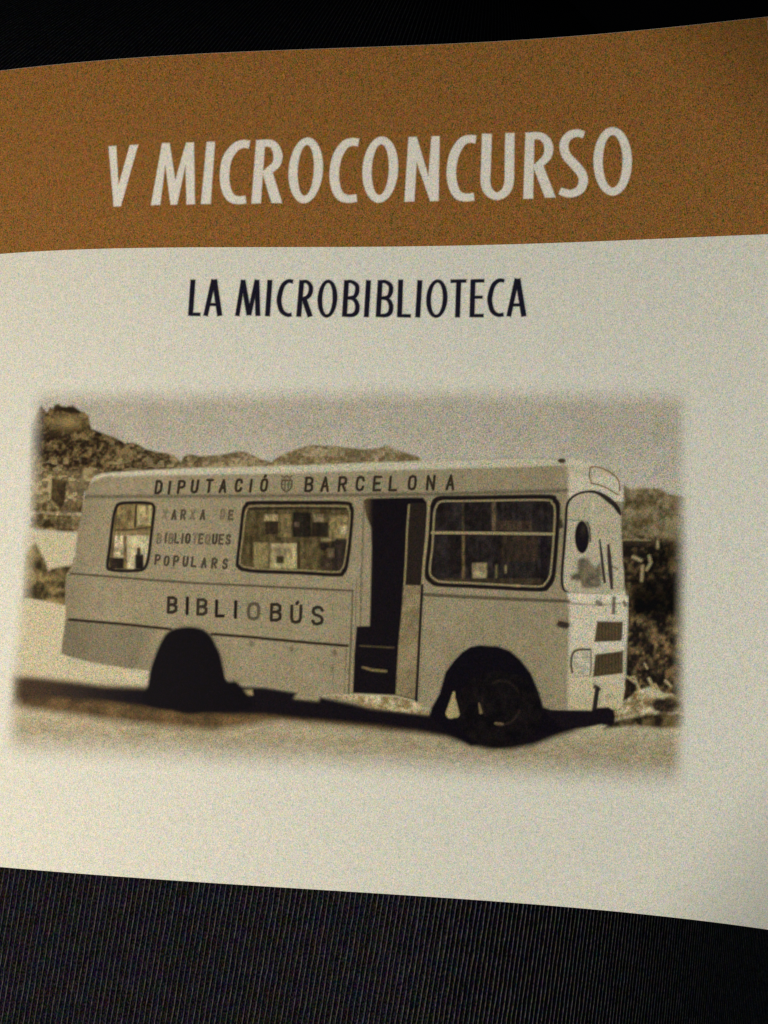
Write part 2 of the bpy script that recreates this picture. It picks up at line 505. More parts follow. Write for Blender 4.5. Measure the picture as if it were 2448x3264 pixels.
# ------------------------------------------------------------------ the printed photograph: landscape
SKY = np.array((173, 166, 149.)); GROUND = np.array((184, 174, 144.))
def land_fn(U, V):
    hz = np.interp(U, [0, 500, 2448], [1760, 1800, 1900])
    k = sstep(-60, 60, V - hz)[..., None]
    low = sstep(2150, 2420, V - (U - 300) * 0.03)[..., None]
    sky = SKY + (sstep(900, 100, U) * -5)[..., None] + (sstep(1330, 1520, V) * 7)[..., None]
    g = GROUND * (1 - low) + np.array((150, 138, 110.)) * low
    c = sky * (1 - k) + g * k
    c = c + ((fbm(U, V, 60, 3) - 0.5) * 14)[..., None]
    c = c + ((fbm(U, V, 20, 5, 8) - 0.5) * 44)[..., None] * k * (0.45 + 0.55 * low)
    return vignette(U, V), c
land = layer('printed_landscape', page, 1, (0, 1200, 2230, 2540), land_fn)
land['label'] = 'sepia hills, sky and sunlit ground around the bus'

def mottle(dark, light, s, seed, contrast=2.2, sy=None):
    dark, light = np.array(dark, float), np.array(light, float)
    def m(U, V, c):
        t = np.clip((fbm(U, V, s, seed, sy) - 0.5) * contrast + 0.5, 0, 1)[..., None]
        t = np.clip(t + (vnoise(U, V, 8, 9, seed + 5) - 0.5)[..., None] * 0.5, 0, 1)
        return dark + (light - dark) * t
    return m

hill_pts = A((200, 330), (270, 190), (310, 238), (330, 205), (350, 212), (362, 188), (392, 178), (408, 196), (440, 200), (480, 186), (498, 204), (540, 232), (560, 236), (588, 262), (592, 300), (604, 345), (690, 378), (760, 402), (830, 440), (880, 436), (920, 452), (960, 480), (1050, 500), (1100, 505), (1150, 522), (1195, 562), (1215, 530), (1250, 512), (1330, 528), (1390, 520), (1450, 520), (1520, 505), (1580, 492), (1640, 505))
hill_pts += B((200, 510), (280, 548), (340, 562), (420, 512), (520, 478), (560, 462), (620, 450), (680, 458), (740, 456), (850, 470), (960, 482), (1050, 474), (1110, 452), (1160, 480), (1230, 506), (1310, 528), (1350, 570), (1300, 640), (600, 700))
hill_pts += A((700, 800), (560, 760), (545, 890), (200, 890))
def hill_mod(U, V, c):
    t = np.clip((fbm(U, V, 24, 11) - 0.5) * 2.0 + (vnoise(U, V, 8, 7, 17) - 0.5) * 1.0 + (vnoise(U, V, 70, 40, 19) - 0.5) * 0.6 + 0.42, 0, 1)[..., None]
    near = sstep(900, 260, U)[..., None]
    dark = np.array((104, 90, 62.)) * (1 - near) + np.array((40, 31, 22.)) * near
    light = np.array((156, 142, 110.)) * (1 - near) + np.array((116, 98, 64.)) * near
    c = dark + (light - dark) * t
    # bare slope under the tree line and pale houses at the foot
    bare = np.exp(-((U - 215) / 60) ** 2 - ((V - 1345) / 30) ** 2)[..., None]
    c = c * (1 - bare) + np.array((134, 116, 74.)) * bare
    trees = sstep(0.35, 0.9, np.exp(-((U - 215) / 62) ** 2 - ((V - 1302 - (U - 200) * 0.16) / 13) ** 2))[..., None]
    c = c * (1 - trees) + np.array((40, 32, 22.)) * trees
    foot = sstep(1475, 1530, V) * sstep(420, 240, U)
    houses = sstep(0.60, 0.72, vnoise(U, V, 16, 11, 21)) * sstep(1440, 1480, V) * 0.5 * (U < 1200)
    k = np.clip(0.45 * foot + houses, 0, 1)[..., None]
    return c * (1 - k) + np.array((162, 148, 108.)) * k
hill = shape('hill', land, 2, hill_pts, (90, 76, 48), soft=5, step=3.0, vig=True, mod=hill_mod)

# trees and banks at the foot of the hill, left of the bus
grp = [(A((345, 672), (440, 690), (436, 780), (425, 850), (400, 880), (330, 850)), 5, (44, 36, 26), (78, 64, 42), 31, 24),
       (A((408, 870), (440, 830), (520, 820), (548, 845), (545, 905), (470, 895), (420, 885)), 5, (56, 46, 34), (112, 94, 62), 32, 22)]
for P, so, da, li, sd, sc in grp:
    shape('tree', land, 3, P, da, soft=so, vig=True, mod=mottle(da, li, sc, sd))
shape('hedge', land, 3, A((240, 872), (260, 820), (330, 812), (400, 880), (548, 905), (545, 1032), (420, 1028), (240, 1010), (196, 1000), (205, 930)), (100, 84, 52), soft=7, vig=True,
      mod=lambda U, V, c: mottle((66, 54, 34), (150, 134, 92), 26, 35, 2.8)(U, V, c) * (1 - 0.28 * sstep(0.3, 0.8, np.exp(-((V - 1668) / 16) ** 2)))[..., None]
      + (sstep(0.3, 0.8, np.exp(-((V - 1633 - (U - 120) * 0.06) / 7) ** 2)) * 34)[..., None])
shape('pale_wall', land, 3, A((150, 1030), (512, 1036), (498, 1244)) + D((488, 130), (400, 142), (330, 160), (150, 90)), (182, 173, 142), soft=11, vig=True)
shape('bush', land, 4, D((170, 40), (205, -20), (235, -40), (268, 20), (292, 66), (322, 142), (345, 128), (400, 116), (492, 106), (446, 170), (436, 372), (400, 372), (330, 352), (232, 338), (150, 325), (150, 150)), (96, 80, 50), soft=7, vig=True,
      mod=mottle((50, 42, 28), (140, 122, 78), 40, 44, 2.4))
shape('road', land, 2, [(20, 1920)] + D((170, 322), (236, 340), (330, 356), (405, 374), (440, 380)) + [(210, 2200), (480, 2235), (480, 2255), (20, 2220)], (186, 175, 144), soft=8, vig=True)

# scrub in front of the bus on the right
def scrub_mod(U, V, c):
    t = np.clip((fbm(U, V, 34, 51) - 0.5) * 2.2 + (vnoise(U, V, 9, 10, 57) - 0.5) * 0.7 + 0.5, 0, 1)[..., None]
    hi = np.array((80, 68, 44.)) + (np.array((136, 122, 92.)) - np.array((80, 68, 44.))) * t
    lo = np.array((30, 25, 22.)) + (np.array((112, 92, 62.)) - np.array((30, 25, 22.))) * t ** 1.5
    k = sstep(1705, 1750, V)[..., None]
    c = hi * (1 - k) + lo * k
    dk = (np.exp(-((V - 1905) / 62) ** 2) * sstep(1990, 2030, U) + 0.8 * np.exp(-((V - 1765 - (2130 - U) * 0.5) / 40) ** 2 - ((U - 2120) / 70) ** 2))
    mid = np.exp(-((V - 2020) / 60) ** 2)
    c = c * (1 - 0.78 * np.clip(dk, 0, 1))[..., None]
    c = c + (mid * 22 * t[..., 0])[..., None] * np.array((1.1, 0.95, 0.6))
    return c
scrub = shape('scrub', land, 2, C((970, 700), (1010, 716), (1060, 745), (1130, 738), (1250, 740), (1310, 776), (1450, 800), (1470, 1244)) + F((1470, 1000), (1300, 960), (1180, 910), (1110, 940), (1060, 980), (1015, 1010), (960, 600), (940, 0)), (80, 64, 40), soft=6, vig=True, mod=scrub_mod)
hl = [([W4((1090, 1180))[0], W4((1110, 1260))[0], W4((1060, 1340))[0]], 9), (W4((1010, 1300), (1000, 1470)), 9), (W4((1185, 1010), (1190, 1070)), 10), (W4((900, 1190), (990, 1230)), 10), (W4((790, 985), (1100, 992)), 5)]
strokes('pale_branch', land, 3, hl, (170, 156, 116), soft=5, step=4, alpha=0.75)
dl = [(W4((800, 1005), (1100, 1010)), 9), (W4((1165, 960), (1165, 1080)), 7), (W4((980, 945), (1020, 950)), 9)]
strokes('dark_fence', land, 3, dl, (46, 38, 28), soft=4, step=4, alpha=0.85)
shape('rubble', land, 3, F((1015, 1010), (1060, 975), (1110, 925), (1150, 935), (1180, 985), (1250, 985), (1330, 960), (1420, 990), (1420, 1130), (1100, 1110), (950, 1120), (900, 1050)), (166, 152, 112), soft=7, vig=True, mod=mottle((118, 100, 64), (204, 192, 160), 22, 61, 2.4))
leaves = [(G(a, b), w) for a, b, w in [((810, 1010), (930, 1090), 7), ((905, 1030), (950, 1140), 7), ((1055, 1040), (1130, 1180), 9), ((1120, 1100), (1170, 1180), 7), ((1230, 1060), (1290, 1120), 7), ((1010, 880), (1040, 930), 5), ((860, 1030), (900, 1020), 6), ((1100, 1230), (1300, 1210), 8)]]
strokes('spiky_leaf', land, 4, leaves, (182, 168, 124), soft=4, step=4, alpha=0.85)
shape('dark_bush', land, 4, F((1180, 1020), (1230, 990), (1320, 985), (1420, 1010), (1420, 1070), (1280, 1090), (1215, 1070)), (52, 42, 36), soft=8, vig=True, mod=mottle((34, 28, 26), (86, 72, 52), 26, 66, 2.2))
shape('front_shadow_strip', land, 4, F((930, 1140), (1040, 1115), (1130, 1100), (1260, 1085), (1430, 1090), (1430, 1180), (1250, 1185), (1100, 1170), (960, 1180), (880, 1190)), (62, 52, 38), soft=9, vig=True, mod=mottle((36, 30, 24), (104, 88, 56), 30, 68, 2.2))  # printed strip of shadow on the ground beyond the bumper

# shadow of the bus lying on the printed ground: a soft brown rim and a near-black core
rim = D((60, 830), (120, 838), (400, 868), (700, 905), (960, 915), (1659, 950)) + F((0, 1130), (560, 1190)) + E((1659, 1236), (1100, 1205), (800, 1172), (400, 1135), (0, 1196)) + D((1400, 1200), (1000, 1165), (700, 1130), (400, 1085), (120, 1045), (40, 1040))
shape('ground_shadow', land, 3, rim, (88, 68, 44), soft=20, vig=True, mod=mottle((70, 54, 38), (108, 86, 54), 60, 71, 1.4))
core = D((90, 850), (400, 878), (700, 912), (960, 920), (1500, 900)) + E((300, 905), (530, 942), (500, 985), (648, 1000), (660, 968), (900, 1022), (1000, 1050), (1390, 1092), (1659, 1050))
core += F((500, 1060), (800, 1072), (900, 1130), (760, 1178), (690, 1205), (600, 1232), (520, 1260), (420, 1300), (280, 1325), (130, 1328), (0, 1305)) + E((1500, 1245), (1300, 1205), (1000, 1165), (600, 1130), (300, 1100), (0, 1095)) + D((1300, 1085), (1000, 1052), (700, 1010), (400, 985), (200, 985), (90, 1000))
def core_mod(U, V, c):
    k = sstep(60, 460, U)[..., None]
    return np.array((62, 50, 38.)) * (1 - k) + np.array((21, 17, 22.)) * k
shape('shadow_core', land, 5, core, (24, 19, 22), soft=14, vig=True, mod=core_mod)

# ------------------------------------------------------------------ the printed bus
BODY = (143, 132, 105)
body_pts = A((600, 690), (625, 662), (660, 645), (700, 638), (800, 630), (1000, 618), (1300, 604), (1659, 598)) + B((560, 588), (1000, 568), (1400, 558), (1659, 552))
body_pts += C((300, 541), (580, 534), (640, 542), (760, 558), (860, 585), (940, 625), (1000, 680), (1010, 730), (1012, 860), (1000, 900), (1000, 1244))
body_pts += F((1004, 100), (1012, 240), (1040, 315), (1040, 480), (1032, 640), (1026, 830), (1022, 930), (1005, 1020), (960, 1060), (520, 1066), (480, 1045), (450, 940), (400, 820), (330, 730), (260, 672), (180, 642), (60, 634), (0, 636))
body_pts += E((1590, 690), (1540, 745), (1490, 812), (1450, 955), (1392, 1062), (1310, 1032), (1300, 1000), (1160, 968), (870, 958), (655, 966), (650, 1000), (500, 988), (522, 945), (300, 910), (30, 876))
body_pts += D((1500, 868), (1480, 790), (1420, 620), (1310, 520), (1180, 520), (1080, 590), (1030, 690), (990, 810), (980, 806), (830, 788), (600, 748), (430, 704), (404, 688), (414, 600), (430, 480), (434, 340), (442, 160), (470, 130), (494, 106))
body_pts += A((490, 1244), (512, 1040), (540, 900), (560, 790))
FRONT = [(1808, 1440), (1818, 1600)]
def body_mod(U, V, c):
    # painted tones of the print: bright roof strip and sun on the front, duller lower skirt at the rear
    c = c + ((fbm(U, V, 90, 80) - 0.5) * 12 + (fbm(U, V, 22, 83, 46) - 0.5) * 9 + (fbm(U, V, 9, 87, 70) - 0.5) * 7)[..., None]
    roofline = np.interp(U, [290, 340, 480, 800, 970, 1175, 1500, 1780, 1830], [1530, 1506, 1497, 1486, 1480, 1472, 1463, 1458, 1460])
    below = V - roofline
    thick = np.interp(U, [290, 400, 900, 1500, 1800], [8, 17, 27, 30, 26])
    strip = sstep(6, -6, below - thick)
    c = c * (1 - strip)[..., None] + np.array((186, 180, 156.)) * strip[..., None]
    gut = np.exp(-((V - np.interp(U, [270, 800, 1400, 1810], [1583, 1581, 1575, 1563])) / 6.0) ** 2) * 0.30
    c = c * (1 - gut)[..., None]
    skirt = sstep(-4, 4, V - np.interp(U, [200, 480, 1060], [1972, 2003, 2058])) * sstep(520, 420, U)
    c = c * (1 - 0.16 * skirt)[..., None]
    rear = sstep(330, 200, U - (1900 - V) * 0.10)
    c = c * (1 - 0.10 * rear)[..., None]
    fx = np.interp(V, [1440, 1560, 1800, 1950, 2260], [1808, 1812, 1800, 1815, 1808])
    fr = sstep(-9, 9, U - fx) * sstep(-10, 10, np.where(V < 1600, 1, V - 1893 + 60) * 1.0 + 30)
    fcol = np.array((197, 189, 166.))
    fr = fr * np.where(V < 1520, 0.75, 1.0)
    c = c * (1 - fr)[..., None] + (fcol - np.clip((V - 2050) / 200, 0, 1)[..., None] * np.array((14, 18, 30.))) * fr[..., None]
    return c
bus = shape('printed_bus', page, 6, body_pts, BODY, soft=5, vig=True, mod=body_mod)
bus['label'] = 'old single-deck library bus printed in sepia, door open'

L0 = 7
# trim lines along the side
trim = [(D((470, 162), (700, 180), (1000, 205), (1300, 226), (1659, 242)) + E((300, 248), (600, 262), (880, 276)), 6, 0.62),
        (D((460, 466), (800, 495), (1130, 530)), 8, 0.85), (D((1400, 562), (1659, 582)) + E((300, 592), (600, 620), (845, 640)), 8, 0.85),
        (E((880, 280), (868, 600), (852, 960)), 5, 0.55), (E((840, 660), (825, 950)), 3, 0.35),
        (E((1350, 300), (1659, 318)) + F((300, 332), (655, 346)), 10, 0.55),
        (F((660, 360), (850, 372), (1035, 352)), 5, 0.4),
        (E((930, 520), (940, 100)) + B((955, 820),), 6, 0.35), (E((905, 200), (898, 500)), 3, 0.4)]
trim += [(A((492, 1200), (478, 1244)) + D((488, 100),), 4, 0.4)]
strokes('trim_line', bus, L0, [(p_, w_ * 1.15, min(1, o_ * 1.25)) for p_, w_, o_ in trim], (44, 34, 24), soft=3.5, step=3.5)
for x, y, r in [(210, 620, 8), (475, 655, 8), (760, 680, 9)]:
    q = E((x, y))[0]
    strokes('hinge', bus, L0, [([q, (q[0] + 1, q[1] + 6)], r * 1.6, 0.55)], (60, 48, 34), soft=5, step=4)
q = E((745, 775))[0]
strokes('fuel_cap', bus, L0, [([q, (q[0], q[1] + 14)], 12, 0.35)], (70, 56, 40), soft=5, step=4)

# lettering on the side
GL = {'A': [[(0, 1), (.5, 0), (1, 1)], [(.2, .66), (.8, .66)]], 'B': [[(0, 1), (0, 0), (.65, 0), (.95, .12), (.95, .36), (.65, .48), (0, .48)], [(.65, .48), (1, .62), (1, .88), (.65, 1), (0, 1)]],
      'C': [[(1, .25), (.85, .05), (.5, 0), (.15, .06), (0, .3), (0, .7), (.15, .94), (.5, 1), (.85, .95), (1, .75)]], 'D': [[(0, 0), (.55, 0), (.95, .2), (.95, .8), (.55, 1), (0, 1), (0, 0)]],
      'E': [[(1, 0), (0, 0), (0, 1), (1, 1)], [(0, .48), (.8, .48)]], 'I': [[(.5, 0), (.5, 1)]], 'L': [[(0, 0), (0, 1), (1, 1)]], 'N': [[(0, 1), (0, 0), (1, 1), (1, 0)]],
      'O': [[(.5, 0), (.12, .08), (0, .3), (0, .7), (.12, .92), (.5, 1), (.88, .92), (1, .7), (1, .3), (.88, .08), (.5, 0)]], 'P': [[(0, 1), (0, 0), (.65, 0), (1, .12), (1, .42), (.65, .54), (0, .54)]],
      'Q': [[(.5, 0), (.12, .08), (0, .3), (0, .7), (.12, .92), (.5, 1), (.88, .92), (1, .7), (1, .3), (.88, .08), (.5, 0)], [(.6, .75), (1.05, 1.08)]],
      'R': [[(0, 1), (0, 0), (.65, 0), (1, .12), (1, .4), (.65, .52), (0, .52)], [(.5, .52), (1, 1)]], 'S': [[(.95, .18), (.75, .03), (.45, 0), (.12, .08), (.05, .28), (.2, .42), (.8, .56), (.98, .74), (.88, .93), (.5, 1), (.2, .97), (.02, .82)]],
      'T': [[(0, 0), (1, 0)], [(.5, 0), (.5, 1)]], 'U': [[(0, 0), (0, .72), (.14, .94), (.5, 1), (.86, .94), (1, .72), (1, 0)]], 'X': [[(0, 0), (1, 1)], [(1, 0), (0, 1)]]}
def word(chars, w, stroke):
    """chars: (letter, centre x, centre y, width, height, lean px, opacity)"""
    items = []
    for ch, cx, cy, wd, ht, lean, op, acc in chars:
        for L in GL[ch]:
            items.append(([(cx + (x - .5) * wd - (y - .5) * lean, cy + (y - .5) * ht) for x, y in L], stroke, op))
        if acc: items.append(([(cx + 2, cy - ht * .5 - 7), (cx + 5, cy - ht * .5 - 12)], stroke, op))
    return items
T8 = Z(450, 1450, 3.016); T9 = Z(850, 1450, 2.552)
ch = []
for l, x, y in [('D', 170, 310), ('I', 272, 315), ('P', 387, 308), ('U', 515, 303), ('T', 655, 298), ('A', 788, 300), ('C', 938, 293), ('I', 1055, 296), ('O', 1182, 290)]:
    q = T8((x, y))[0]; ch.append((l, q[0], q[1], 17, 37, 5, 0.95, x == 1182))
for l, x, y in [('B', 345, 240), ('A', 475, 238), ('R', 617, 237), ('C', 760, 233), ('E', 900, 233), ('L', 1030, 233), ('O', 1185, 226), ('N', 1335, 226), ('A', 1495, 225)]:
    q = T9((x, y))[0]; ch.append((l, q[0], q[1], 20, 42, 4, 0.95, False))
o = strokes('roof_lettering', bus, L0, word(ch, 0, 8.8), (36, 28, 22), soft=2.6, step=2.6)
o['label'] = 'dark lettering DIPUTACIO BARCELONA above the windows'
q = T8((1400, 275))[0]
cr = [([(q[0] - 16, q[1] - 24), (q[0] - 8, q[1] - 18), (q[0], q[1] - 26), (q[0] + 8, q[1] - 18), (q[0] + 16, q[1] - 24)], 5, .7), ([(q[0] - 13, q[1] - 13), (q[0] + 13, q[1] - 13)], 5, .6)]
sh = [(-16, -9), (16, -9), (16, 12), (9, 21), (0, 27), (-9, 21), (-16, 12), (-16, -9)]
cr.append(([(q[0] + x - y * .08, q[1] + y) for x, y in sh], 5, .85))
for dx in (-6, 5): cr.append(([(q[0] + dx + 1, q[1] - 8), (q[0] + dx - 1, q[1] + 22)], 5, .75))
cr.append(([(q[0] - 15, q[1] + 4), (q[0] + 15, q[1] + 4)], 4, .6))
o = strokes('emblem', bus, L0, cr, (48, 37, 26), soft=2.6, step=2.6)
o['label'] = 'small crowned shield between the two words'
ch = []
for l, x, y, op in [('X', 682, 262, .42), ('A', 780, 268, .85), ('R', 876, 266, .8), ('X', 975, 266, .5), ('A', 1083, 268, .85), ('D', 1295, 262, .45), ('E', 1380, 270, .75)]:
    q = W1((x, y))[0]; ch.append((l, q[0], q[1], 11, 27, 3, op, False))
for l, x, y, op in [('B', 622, 520, .5), ('I', 692, 512, .75), ('B', 748, 520, .55), ('L', 810, 515, .8), ('I', 868, 518, .8), ('O', 925, 518, .9), ('T', 1000, 520, .45), ('E', 1064, 522, .75), ('Q', 1135, 525, .5), ('U', 1210, 525, .9), ('E', 1278, 528, .8), ('S', 1352, 530, .8)]:
    q = W1((x, y))[0]; ch.append((l, q[0], q[1], 11, 28, 3, op, False))
for l, x, y in [('P', 605, 742), ('O', 700, 755), ('P', 800, 755), ('U', 900, 762), ('L', 990, 766), ('A', 1096, 775), ('R', 1205, 780), ('S', 1320, 788)]:
    q = W1((x, y))[0]; ch.append((l, q[0], q[1], 12, 28, 3, .85, False))
o = strokes('side_lettering', bus, L0, word(ch, 0, 7.4), (40, 31, 24), soft=2.6, step=2.6)
o['label'] = 'three faded lines XARXA DE BIBLIOTEQUES POPULARS'
TB = Z(500, 1880, 2.860)
ch = []
for l, x, y, w_, h_, op in [('B', 140, 138, 24, 46, .95), ('I', 277, 146, 12, 50, 1), ('B', 412, 156, 26, 46, .92), ('L', 575, 170, 22, 48, 1), ('I', 718, 180, 12, 50, 1), ('O', 882, 195, 32, 50, .7), ('B', 1085, 205, 28, 50, .95), ('U', 1270, 222, 29, 52, .95), ('S', 1465, 235, 32, 54, .95)]:
    q = TB((x, y))[0]; ch.append((l, q[0], q[1], w_, h_, 1.5, op, l == 'U'))
o = strokes('bus_lettering', bus, L0, word(ch, 0, 10.6), (32, 25, 22), soft=2.8, step=2.6)
o['label'] = 'large dark word BIBLIOBUS on the side of the bus'

def blocks(base, items, soft=4):
    """tones inside a printed window: items = (crop fn, x0, y0, x1, y1, colour)"""
    def m(U, V, c):
        c = np.broadcast_to(np.array(base, float), c.shape).copy()
        c = c + ((fbm(U, V, 26, 90) - 0.5) * 26)[..., None]
        for T, x0, y0, x1, y1, col in items:
            (a, b), (d, e) = T((x0, y0), (x1, y1))
            k = sstep(-soft, soft, U - a) * sstep(-soft, soft, d - U) * sstep(-soft, soft, V - b) * sstep(-soft, soft, e - V)
            c = c * (1 - k)[..., None] + np.array(col, float) * k[..., None]
        c = c * (1 + 0.36 * (vnoise(U, V, 9, 44, 91) - 0.5) + 0.34 * (vnoise(U, V, 10, 12, 93) - 0.5))[..., None]
        return c
    return m
def window(path, w, base, items, bars=(), inner=None):
    P = spline(path, 5, True)
    pane = shape('window_pane', bus, L0, P, base, soft=4, mod=blocks(base, items))
    fr = [(P + [P[0]], w * 1.22, 0.97)]
    strokes('window_frame', bus, L0 + 2, fr, (26, 20, 22), soft=3.2, step=3.0)
    if inner:
        cx, cy = np.mean(P, 0)
        q = [(cx + (x - cx) * inner[0], cy + (y - cy) * inner[1]) for x, y in P]
        strokes('window_rubber', bus, L0 + 1, [(q + [q[0]], inner[2], inner[3])], (160, 146, 108), soft=3, step=3.0)
    for pts, bw, col, op in bars:
        strokes('window_bar', bus, L0 + 1, [(pts, bw, op)], col, soft=2.6, step=3.0)

window(W1((75, 810), (100, 600), (130, 350), (158, 215), (205, 152), (350, 140), (520, 146), (568, 190), (560, 290), (533, 520), (510, 700), (485, 800), (430, 852), (250, 862), (115, 850)), 8.5, (116, 100, 66),
       [(W1, 390, 170, 540, 380, (150, 138, 98)), (W1, 140, 440, 520, 480, (128, 112, 76)), (W1, 145, 485, 520, 840, (176, 164, 130)), (W1, 100, 725, 270, 840, (38, 31, 25)), (W1, 245, 480, 280, 840, (104, 90, 60)), (W1, 372, 690, 455, 840, (30, 25, 22)), (W1, 388, 615, 425, 700, (52, 44, 40))],
       bars=[(W1((378, 150), (366, 400)), 7, (52, 42, 32), .85), (W1((155, 432), (350, 425), (540, 396)), 6, (60, 48, 34), .75), (W1((170, 260), (150, 480), (110, 800)), 5, (56, 46, 36), .6)])
W2i = [(340, 262, 490, 335, (146, 132, 94)), (350, 340, 485, 475, (48, 40, 30)), (490, 262, 620, 505, (112, 98, 64)), (640, 245, 835, 505, (38, 33, 27)), (860, 262, 965, 345, (118, 106, 78)), (845, 350, 1012, 500, (42, 36, 29)), (1028, 275, 1225, 515, (124, 110, 74)),
       (655, 345, 710, 395, (80, 68, 56)), (1140, 380, 1215, 470, (150, 138, 104)), (230, 560, 385, 830, (128, 116, 78)), (398, 570, 690, 835, (152, 140, 102)), (470, 705, 545, 780, (58, 54, 34)), (690, 560, 718, 840, (56, 46, 32)), (725, 560, 900, 860, (86, 74, 50)), (930, 560, 1025, 640, (40, 34, 30)), (1050, 530, 1215, 870, (46, 40, 34)), (940, 700, 1040, 860, (58, 50, 40)), (1000, 620, 1080, 720, (98, 84, 62)), (940, 515, 1090, 545, (128, 118, 84)), (395, 560, 412, 670, (92, 82, 60)), (385, 590, 400, 640, (96, 86, 64))]
window(W2((55, 770), (90, 470), (115, 240), (145, 170), (215, 140), (700, 138), (1190, 142), (1258, 182), (1270, 265), (1245, 560), (1212, 800), (1178, 878), (1110, 906), (700, 884), (300, 870), (120, 850), (66, 818)), 9, (76, 66, 44),
       [(W2,) + t for t in W2i], inner=(0.955, 0.91, 5, 0.55), bars=[(W2((175, 205), (700, 198), (1200, 205)), 7, (40, 32, 28), .8)])
W3i = [(545, 775, 705, 990, (126, 112, 84)), (560, 870, 690, 990, (146, 134, 104)), (438, 480, 470, 950, (88, 76, 50)), (790, 790, 815, 980, (124, 110, 72)), (890, 800, 915, 890, (128, 114, 78)), (440, 140, 462, 440, (66, 58, 44)), (755, 110, 800, 440, (80, 68, 52)), (800, 330, 1180, 440, (58, 48, 40)), (980, 950, 1060, 1040, (106, 92, 66)), (860, 480, 1240, 760, (48, 40, 33)), (1270, 480, 1345, 1000, (30, 25, 28)), (130, 940, 1300, 1000, (58, 50, 38))]
window(W3((60, 890), (90, 600), (108, 260), (130, 155), (190, 92), (400, 86), (800, 80), (1350, 74), (1428, 110), (1460, 190), (1446, 500), (1422, 800), (1402, 945), (1350, 1030), (1275, 1062), (900, 1046), (500, 1024), (200, 1010), (115, 978)), 10, (37, 32, 31),
       [(W3,) + t for t in W3i], inner=(0.945, 0.925, 6, 0.7), bars=[(W3((125, 458), (700, 462), (1410, 472)), 9, (150, 138, 100), .9)])
q = W3((1475, 340))[0]
strokes('latch', bus, L0 + 3, [([q, (q[0] + 3, q[1] + 14)], 17, .85)], (34, 28, 26), soft=4, step=3.5)

# doorway and folded-back door leaf
dw = B((952, 820), (975, 806), (1240, 800), (1345, 800), (1370, 830), (1372, 900)) + E((1338, 240), (1326, 500), (1312, 760), (1300, 1000), (1160, 966), (880, 952), (890, 700), (905, 512), (992, 508), (1004, 0)) + B((1000, 1000), (968, 920))
def door_mod(U, V, c):
    k = sstep(1195, 1165, U)[..., None] * sstep(1960, 1800, V)[..., None]
    return c * (1 - k) + np.array((80, 68, 48.)) * k
shape('doorway', bus, L0, dw, (22, 18, 22), soft=4, step=3.5, mod=door_mod)
o = shape('door_leaf', bus, L0 + 1, E((1216, 236), (1336, 240), (1324, 520), (1310, 780), (1292, 990), (1164, 962), (1182, 640), (1205, 400)), (134, 120, 90), soft=4, step=3.5, mod=mottle((118, 104, 76), (146, 132, 100), 40, 95, 1.6))
shape('door_window', bus, L0 + 1, B((1254, 850), (1262, 838), (1345, 836), (1366, 850), (1352, 1100)) + E((1330, 238), (1224, 234)) + B((1240, 1100),), (40, 33, 29), soft=4, step=3.5)
strokes('door_window_frame', bus, L0 + 1, [(B((1252, 850), (1240, 1000), (1232, 1200)) + E((1222, 230),), 6, .75), (B((1385, 830), (1372, 1050)) + E((1352, 60), (1340, 240)), 8, .8)], (150, 136, 98), soft=3, step=3)
strokes('door_edge', bus, L0 + 2, [(E((1340, 240), (1325, 520), (1310, 800), (1300, 1010)), 9, .95)], (22, 18, 24), soft=3, step=3)
strokes('door_step', bus, L0 + 1, [(E((945, 782), (1010, 800), (1100, 808)), [5, 8, 7], .6), (E((930, 640), (1150, 652)), 4, .25)], (148, 132, 92), soft=4, step=3.5)
shape('sill', bus, L0 + 1, E((680, 972), (880, 968), (1160, 978), (1300, 1012), (1388, 1064), (1380, 1096), (1100, 1062), (960, 1042), (900, 1014)), (170, 156, 116), soft=5, step=3.5, mod=mottle((120, 102, 66), (200, 188, 152), 30, 97, 2.0))
shape('sill', bus, L0 + 1, E((125, 935), (215, 930), (220, 965), (135, 970)), (150, 134, 96), soft=6, step=4)

# wheels in their dark arches
shape('rear_wheel_arch', bus, L0 - 2, smooth=True, pts= D((940, 1000), (972, 915), (990, 800), (1030, 682), (1070, 598), (1105, 552), (1152, 525), (1210, 513), (1262, 512), (1315, 519), (1364, 543), (1402, 582), (1434, 642), (1460, 700), (1482, 792), (1505, 868), (1580, 890), (1640, 1060), (1100, 1060)), col=(15, 12, 17), soft=8)
shape('wheel', bus, L0, ell(606, 2178, 92, 98, 40), (15, 12, 17), soft=9)
arch = E((1385, 1110), (1398, 1050), (1450, 955), (1490, 812), (1545, 738), (1600, 680), (1659, 642)) + F((60, 632), (180, 640), (262, 670), (332, 730), (402, 820), (450, 932), (482, 1042), (540, 1066), (820, 1072), (820, 1130), (600, 1200), (0, 1300)) + E((1500, 1200),)
shape('front_wheel_arch', bus, L0 - 1, arch, (17, 14, 20), soft=6)
wh = shape('wheel', bus, L0, ell(1590, 2262, 138, 122, 40), (17, 14, 20), soft=6, mod=mottle((13, 11, 14), (27, 23, 23), 30, 131, 1.3))
strokes('ground_gap', bus, L0 + 1, [(E((1548, 950), (1540, 1010), (1530, 1085)), [7, 18, 34], .95), (E((1552, 1000), (1560, 1090)), [10, 24], .9)], (166, 150, 108), soft=4, step=3)
strokes('wheel_hub', bus, L0 + 1, [(F((55, 1020), (68, 1080)), [3, 9], .7), (F((165, 1152), (210, 1158)), 6, .7)], (140, 124, 90), soft=4, step=3)
rg = ell(1598, 2240, 62, 70, 36)
strokes('wheel_rim', bus, L0 + 1, [(rg[2:11], 6, .45), (rg[14:20], 5, .3), (rg[24:33], 6, .35)], (58, 48, 42), soft=5, step=3.5)
